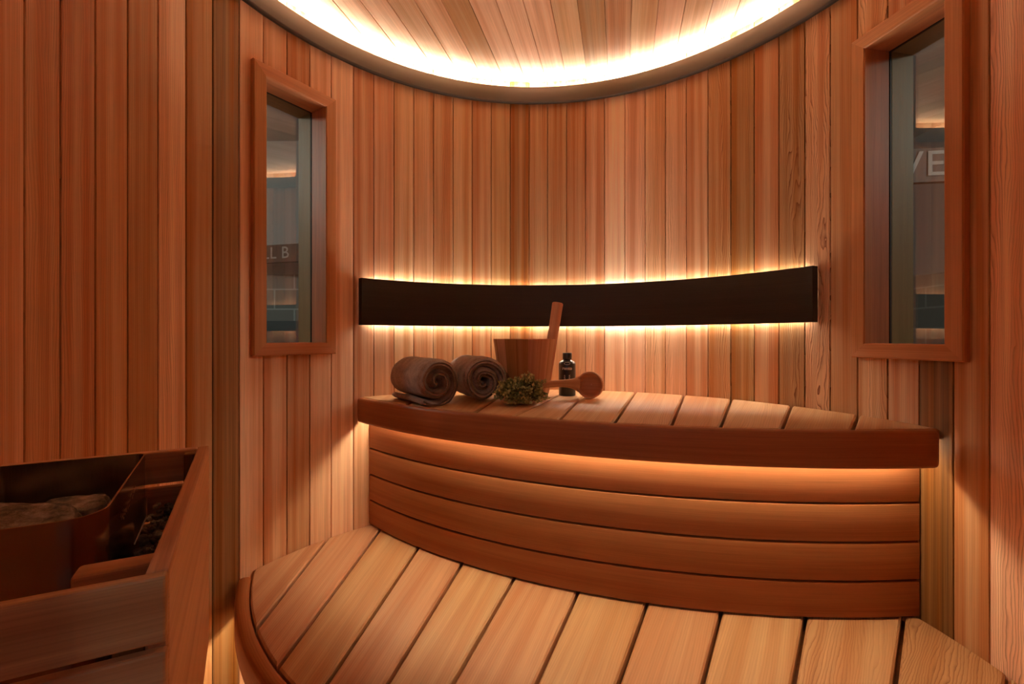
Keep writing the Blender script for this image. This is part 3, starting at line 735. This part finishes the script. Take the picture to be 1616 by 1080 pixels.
adopt(leaf.build('leaves', M_LEAF), hb); adopt(stem.build('stems', M_STEM), hb)

# ---------------------------------------------------------------- heater guard
GF = Vector((-.298, .3956)); e1 = Vector((-.508, .861)).normalized(); e2 = Vector((-.890, -.456)).normalized(); GL = .531
GZ1, GZ0 = EYE-.200, EYE-.560
grd = empty('heater_guard', (GF.x, GF.y, GZ0), 'slatted wooden heater guard box around the steel heater by the left wall', 'heater guard')
mb = MB(); th = .017
box(mb, V3(GF + e2*.0, GZ0), V3(e1*GL, 0), V3(e2*th, 0), (0, 0, GZ1-GZ0), tone(1.05, .25, .2), grain=0)
o = adopt(mb.build('front_panel', M_GUARD), grd); o['label'] = 'solid board panel'
def to_wall(p, d, r_=R-.004): return (Vector(line_circle(p, d, CX, CY, r_, True)) - Vector(p)).length
for nm, base, dirn in (('near', GF, 1), ('far', GF+e1*(GL-th*1.0), 1)):
    ln = min(to_wall(base, e2), to_wall(base+e1*th, e2)) - .002
    mb = MB()
    z = GZ1
    k = 0
    while z - .057 > GZ0-.03:
        st_ = th*1.05 if True else 0
        bz0 = z-.057
        box(mb, V3(base + e2*(0.0005 if nm == 'near' else th), bz0), V3(e2*(ln-(0.0005 if nm == 'near' else th)), 0), V3(e1*th, 0) if nm == 'far' else V3(-e1*th*.7, 0), (0, 0, .057), tone([.98, 1.02, 1.0, .98][k % 4] if nm == 'near' else 1.1, .15), grain=0 if nm == 'far' else 0)
        z -= .0645; k += 1
    o = adopt(mb.build('slat_panel', M_GUARD), grd)
mb = MB(); box(mb, V3(GF + e1*.002 + e2*(th+.0005), GZ0), V3(e1*.022, 0), V3(e2*.022, 0), (0, 0, GZ1-GZ0-.012), tone(.8, .1), grain=2)
adopt(mb.build('corner_post', M_GUARD), grd)
mb = MB(); box(mb, V3(GF + e1*(GL-th-.024) + e2*(th+.0005), GZ0), V3(e1*.022, 0), V3(e2*.018, 0), (0, 0, GZ1-GZ0-.004), tone(.7, .1), grain=2)
adopt(mb.build('corner_post', M_GUARD), grd)
for o in grd.children: 
    md = o.modifiers.new('bevel', 'BEVEL'); md.width = .0025; md.segments = 2; md.limit_method = 'ANGLE'

# ---------------------------------------------------------------- steel heater
htr = empty('sauna_heater', (-.62, .60, EYE-.62), 'steel sauna heater with open rounded top filled with stones, inside the wooden guard', 'heater')
def rounded(poly, rads, n=7):
    out = []
    for i, p in enumerate(poly):
        p = Vector(p); a = (Vector(poly[i-1])-p); b = (Vector(poly[(i+1) % len(poly)])-p); r_ = rads[i]
        a.normalize(); b.normalize(); half = math.acos(max(-1, min(1, a.dot(b))))/2; dd = r_/math.tan(half)
        pa, pb = p+a*dd, p+b*dd; cc = p + (a+b).normalized()*(r_/sin(half))
        a0 = atan2(pa.y-cc.y, pa.x-cc.x); a1 = atan2(pb.y-cc.y, pb.x-cc.x)
        while a1-a0 > pi: a1 -= 2*pi
        while a1-a0 < -pi: a1 += 2*pi
        for k in range(n+1): t_ = a0+(a1-a0)*k/n; out.append(Vector((cc.x+r_*cos(t_), cc.y+r_*sin(t_))))
    return out
HULL = [(-.458, .506), (-.632, .783), (-.802, .694), (-.640, .415)]
hp = rounded(HULL, [.034, .014, .02, .03])
rim = EYE-.197
inn = [Vector(p) for p in inset([(p.x, p.y) for p in hp[::-1]], .0022)][::-1]
n = len(hp); per = [0]
for i in range(n): per.append(per[-1] + (hp[(i+1) % n]-hp[i]).length)
mb = MB()
rows = [[(p.x, p.y, rim-.30) for p in hp], [(p.x, p.y, rim) for p in hp], [(p.x, p.y, rim) for p in inn], [(p.x, p.y, rim-.30) for p in inn]]
mb.quadgrid(rows, (1, 0, .5), True, closed_u=True, closed_v=True, uvf=lambda i, j: (per[j] if j < len(per) else per[-1], [0, .3, .302, .6, .602][i]))
o = adopt(mb.build('steel_hull', M_STEEL), htr)
md = o.modifiers.new('es', 'EDGE_SPLIT'); md.split_angle = radians(40)
# bottom tray
mb = MB(); ids = [mb.vert((p.x, p.y, rim-.29)) for p in inn]; mb.face(ids); ids2 = [mb.vert((p.x, p.y, rim-.3)) for p in inn]; mb.face(ids2[::-1])
adopt(mb.build('heater_base', M_STEEL), htr)
# folded triangular deflector on the side that faces the room
def side_pt(x, y, off):
    """point seen at photo pixel on the plane offset outward from the hull's room side"""
    a, b = Vector(HULL[0]), Vector(HULL[1]); d = (b-a).normalized(); nrm = Vector((d.y, -d.x)); p = a + nrm*off
    q = ray_plane(x, p, nrm); return Vector((q[0], q[1], EYE-(y-HZ)*q[1]/F_PX))
mb = MB()
T_ = [side_pt(232, 783, .003), side_pt(214, 822, .003), side_pt(226, 846, .003)]; Tq = [side_pt(232, 783, .003), side_pt(232.5, 815, .03), side_pt(213, 860, .03), side_pt(214, 822, .003)]
ids = [mb.vert(p) for p in Tq]; mb.face(ids)
o = adopt(mb.build('deflector', M_STEEL), htr); md = o.modifiers.new('sol', 'SOLIDIFY'); md.thickness = .0012
mb = MB(); ids = [mb.vert(p) for p in (side_pt(231, 786, .0035), side_pt(231, 815, .0035), side_pt(219, 838, .0035), side_pt(214, 822, .0035))]; mb.face(ids)
o = adopt(mb.build('vent_opening', M_GASKET), htr); md = o.modifiers.new('sol', 'SOLIDIFY'); md.thickness = .001
# brass-coloured maker's marks, unreadable at this angle
mb = MB(); gr = random.Random(3)
for i in range(24):
    f = i/23; c_ = side_pt(193+20*f, 818-46*f, .003); s_ = .0022+.0012*gr.random()
    d = (Vector(HULL[1])-Vector(HULL[0])).normalized(); 
    c_ = c_ + Vector((0, 0, gr.uniform(-.006, .006)))
    box(mb, c_, V3(d*s_, 0), (0, 0, s_), V3(Vector((d.y, -d.x))*.0006, 0))
adopt(mb.build('maker_mark', M_GOLD), htr)
# wooden block resting against the guard
mb = MB(); q0 = GF + e1*.060 + e2*(th+.001)
box(mb, V3(q0, EYE-.232), V3(e2*.062, 0), V3(e1*.028, 0), (0, 0, .016), tone(.95, .1), grain=0)
o = mb.build('support_cleat', M_GUARD); adopt(o, grd); md = o.modifiers.new('bevel', 'BEVEL'); md.width = .004; md.segments = 3

# stones
def stone(mb, c, rad, sc, seed, n=3):
    import bmesh
    bmm = bmesh.new(); bmesh.ops.create_icosphere(bmm, subdivisions=n, radius=1)
    base = len(mb.v)
    rot = Matrix.Rotation(seed*1.7, 3, 'Z') @ Matrix.Rotation(seed*.9, 3, 'X')*1.0
    cuts = []
    rr_ = random.Random(int(seed*100))
    for _ in range(9): cuts.append((Vector((rr_.gauss(0, 1), rr_.gauss(0, 1), rr_.gauss(0, 1))).normalized(), rr_.uniform(.62, .9)))
    for v in bmm.verts:
        p = v.co.copy()
        for nn_, d_ in cuts:
            k_ = p.dot(nn_)
            if k_ > d_: p -= nn_*(k_-d_)*.92
        p *= 1 + .10*noise.noise(p*2.3+Vector((seed, 0, 0))) + .04*noise.noise(p*7+Vector((0, seed, 0)))
        p = Vector((p.x*sc[0], p.y*sc[1], p.z*sc[2]))*rad
        mb.vert(Vector(c) + p)
    for f in bmm.faces: mb.face([base+v.index for v in f.verts], [(0, 0)]*3, (1, 0, .5), n > 2)
    bmm.free()
SG = 'stones in the steel heater'
for c, rd, sc, sd_, lab in (((-.600, .550, rim-.036), .058, (1.15, .8, .62), 2.3, 'large grey-brown layered heater stone at the left edge of the photo, nearest the viewer'),
                            ((-.622, .648, rim-.050), .042, (1.1, 1.0, .62), 5.9, 'smaller dark heater stone touching the right rim of the steel heater'),
                            ((-.700, .600, rim-.075), .055, (.95, .9, .7), 4.1, 'heater stone behind the large one, lower and against the back of the heater')):
    mb = MB(); stone(mb, c, rd, sc, sd_, 5); o = mb.build('heater_stone', M_STONE); shift(o, c); tag(o, lab, 'stone', SG)
mb = MB(); gr = random.Random(21)
for _ in range(60):
    s_, t_ = gr.uniform(.06, .94), gr.uniform(.1, .9); a = Vector(HULL[0]).lerp(Vector(HULL[1]), s_); b_ = Vector(HULL[3]).lerp(Vector(HULL[2]), s_); p = a.lerp(b_, t_)
    stone(mb, (p.x, p.y, rim-.13-gr.uniform(0, .05)), .03, (1, .9, .7), gr.random()*9, 2)
o = mb.build('lower_stones', M_STONE); shift(o, (-.62, .6, rim-.2)); tag(o, 'bed of small grey stones filling the heater below the large ones', 'stones', kind='stuff')
mb = MB()
a, b = Vector(HULL[0]), Vector(HULL[1]); d = (b-a).normalized(); nrm = Vector((d.y, -d.x))
for _ in range(750):
    p = a + d*gr.uniform(.01, .30) + nrm*gr.uniform(.014, .058); zt = gr.uniform(0, .18)
    stone(mb, (p.x, p.y, EYE-.262-zt - .25*abs(gr.gauss(0, .08))), gr.uniform(.0045, .009), (1, .9, .8), gr.random()*9, 1)
o = mb.build('side_gravel', M_STONE); shift(o, (a.x, a.y, EYE-.5)); tag(o, 'small dark gravel between the steel heater and its wooden guard', 'gravel', kind='stuff')
mb = MB(); box(mb, V3(a+nrm*.004, EYE-.62), V3(d*.33, 0), V3(nrm*.062, 0), (0, 0, .15))
o = adopt(mb.build('gravel_tray', M_GASKET), htr)
mb = MB(); 
for f, g_ in ((.1, .2), (.85, .75)):
    p = Vector(HULL[0]).lerp(Vector(HULL[1]), f)*.35 + Vector(HULL[3]).lerp(Vector(HULL[2]), f)*.65
    box(mb, (p.x-.012, p.y-.012, 0), (.024, 0, 0), (0, .024, 0), (0, 0, rim-.301))
adopt(mb.build('heater_leg', M_GASKET), htr)

# ---------------------------------------------------------------- showroom outside
S0x, S1x, S0y, S1y, SZ = -3.6, 4.0, -2.6, 4.6, 3.1
M_CONC = plain('grey_plaster', (.30, .31, .31), .8, bump=(60, .2, .002))
M_SHFL = plain('concrete_floor', (.22, .22, .22), .5)
M_SIGN = plain('dark_sign_band', (.06, .038, .03), .6)
M_DOORG = plain('dark_grey_door', (.06, .065, .065), .5)
# block wall material
M_BLOCK, nt, bs = new_mat('concrete_block'); tcn = N(nt, 'ShaderNodeUVMap', uv_map='UVMap'); br = N(nt, 'ShaderNodeTexBrick'); nt.links.new(tcn.outputs[0], br.inputs['Vector'])
br.inputs['Scale'].default_value = 1; br.inputs['Brick Width'].default_value = .4; br.inputs['Row Height'].default_value = .2; br.inputs['Mortar Size'].default_value = .008
br.inputs['Color1'].default_value = (.17, .165, .15, 1); br.inputs['Color2'].default_value = (.20, .19, .175, 1); br.inputs['Mortar'].default_value = (.34, .34, .32, 1)
nt.links.new(br.outputs[0], bs.inputs['Base Color']); bs.inputs['Roughness'].default_value = .9
def sbox(name, x0, x1, y0, y1, z0, z1, mat, kind='structure', uvy=False):
    mb = MB(); box(mb, (x0, y0, z0), (x1-x0, 0, 0), (0, y1-y0, 0), (0, 0, z1-z0))
    mb.uv = [[((mb.v[i][1] if uvy else mb.v[i][0]), mb.v[i][2]) for i in f] for f in mb.f]
    o = mb.build(name, mat); shift(o, ((x0+x1)/2, (y0+y1)/2, z0)); tag(o, kind=kind); return o
sbox('floor_showroom', S0x, S1x, S0y, S1y, -.12, -.021, M_SHFL)
sbox('ceiling_showroom', S0x, S1x, S0y, S1y, SZ, SZ+.1, M_CONC)
sbox('wall_showroom_back', S0x, S1x, S1y, S1y+.1, 1.75, SZ, M_CONC)
sbox('wall_block_back', S0x, S1x, S1y, S1y+.1, -.02, 1.75, M_BLOCK)
sbox('wall_showroom_front', S0x, S1x, S0y-.1, S0y, -.02, SZ, M_CONC)
sbox('wall_showroom_left', S0x-.1, S0x, S0y, S1y, 1.62, SZ, M_CONC)
sbox('wall_block_left', S0x-.1, S0x, S0y, S1y, -.02, 1.62, M_BLOCK, uvy=True)
sbox('wall_showroom_right', S1x, S1x+.1, S0y, S1y, 1.72, SZ, M_CONC)
sbox('wall_block_right', S1x, S1x+.1, S0y, S1y, -.02, 1.72, M_BLOCK, uvy=True)
# sign seen through the left window: lettering LL B on a dark band
def sign(name, xpix, Z, y0, y1, width, yaw, label, txt, tx, tsz, sp):
    d = Vector(((xpix-808)/F_PX, 1))*Z; tz = lambda y: EYE-(y-HZ)*Z/F_PX
    t = Vector((cos(yaw), sin(yaw))); n_ = Vector((-t.y, t.x))
    root = empty(name, (d.x, d.y, tz(y1)), label, 'sign')
    mb = MB(); a = d - t*width/2
    box(mb, V3(a, tz(y1)), V3(t*width, 0), V3(n_*.04, 0), (0, 0, tz(y0)-tz(y1)), grain=0)
    adopt(mb.build('sign_band', M_SIGN), root)
    zc = (tz(y0)+tz(y1))/2
    pc = Vector(ray_plane(tx, d, n_))
    text_mesh('sign_lettering', txt, tsz, M_SILVER, lambda co: V3(pc + t*co.x - n_*(.004+abs(co.z)), zc + co.y), root, spacing=sp, bold=.001, ext=.003)
    return root
sign('hall_sign', 444, 4.25, 386, 414, 2.2, radians(-14), 'dark wall sign with pale letters seen through the left window', 'LL B', 436, .155, 1.05)
sign('hall_sign', 1470, 2.75, 234, 287, 1.7, radians(-8), 'dark brown sign band with large pale letters beyond the right window', 'VE', 1454, .215, 1.1)
# grey door recess on the left
sbox('door_2', -3.1, -2.0, S1y-.04, S1y-.001, -.02, 1.28, M_DOORG)
# acrylic stand with a plain printed card outside the right window
wr = WR; pb = wr['E0'] + wr['t']*(wr['s0']*.45+wr['s1']*.55) + wr['n']*(wr['o']+.05)
# ---------------------------------------------------------------- unseen fill lamps added in the showroom
for loc, e in (((-3.0, 1.9, 2.5), FILL*1.7), ((3.2, .95, 2.5), FILL*1.7), ((-.7, -1.7, 2.2), FILL*.35)):
    ld = bpy.data.lights.new('fill_lamp', 'POINT'); ld.shadow_soft_size = .14; ld.energy = e; ld.color = (1.0, .97, .93)  # added to brighten the exterior, window jambs and doorway side
    lo = bpy.data.objects.new('fill_lamp', ld); COL.objects.link(lo); lo.location = loc
# acrylic sign holder outside the right window
d = Vector(((1475-808)/F_PX, 1)).normalized()
ah = empty('acrylic_holder', (1.330, 1.43, 1.0), 'clear acrylic sign holder standing outside the low end of the right window', 'sign holder')
mb = MB(); box(mb, (1.277, 1.46, 1.06), (.20, -.09, 0), (.0012, .0027, 0), (0, 0, .245)); adopt(mb.build('acrylic_plate', M_ACRYL), ah)
mb = MB(); box(mb, (1.235, 1.43, 1.045), (.21, -.095, 0), (.03, .066, 0), (0, 0, .012)); adopt(mb.build('acrylic_foot', M_ACRYL), ah)
mb = MB(); box(mb, (1.225, 1.30, -.02), (.24, 0, 0), (0, .24, 0), (0, 0, 1.06)); o = mb.build('display_plinth', M_CONC); shift(o, (1.34, 1.42, -.02)); tag(o, 'grey display plinth below the acrylic sign holder outside the right window', 'plinth')
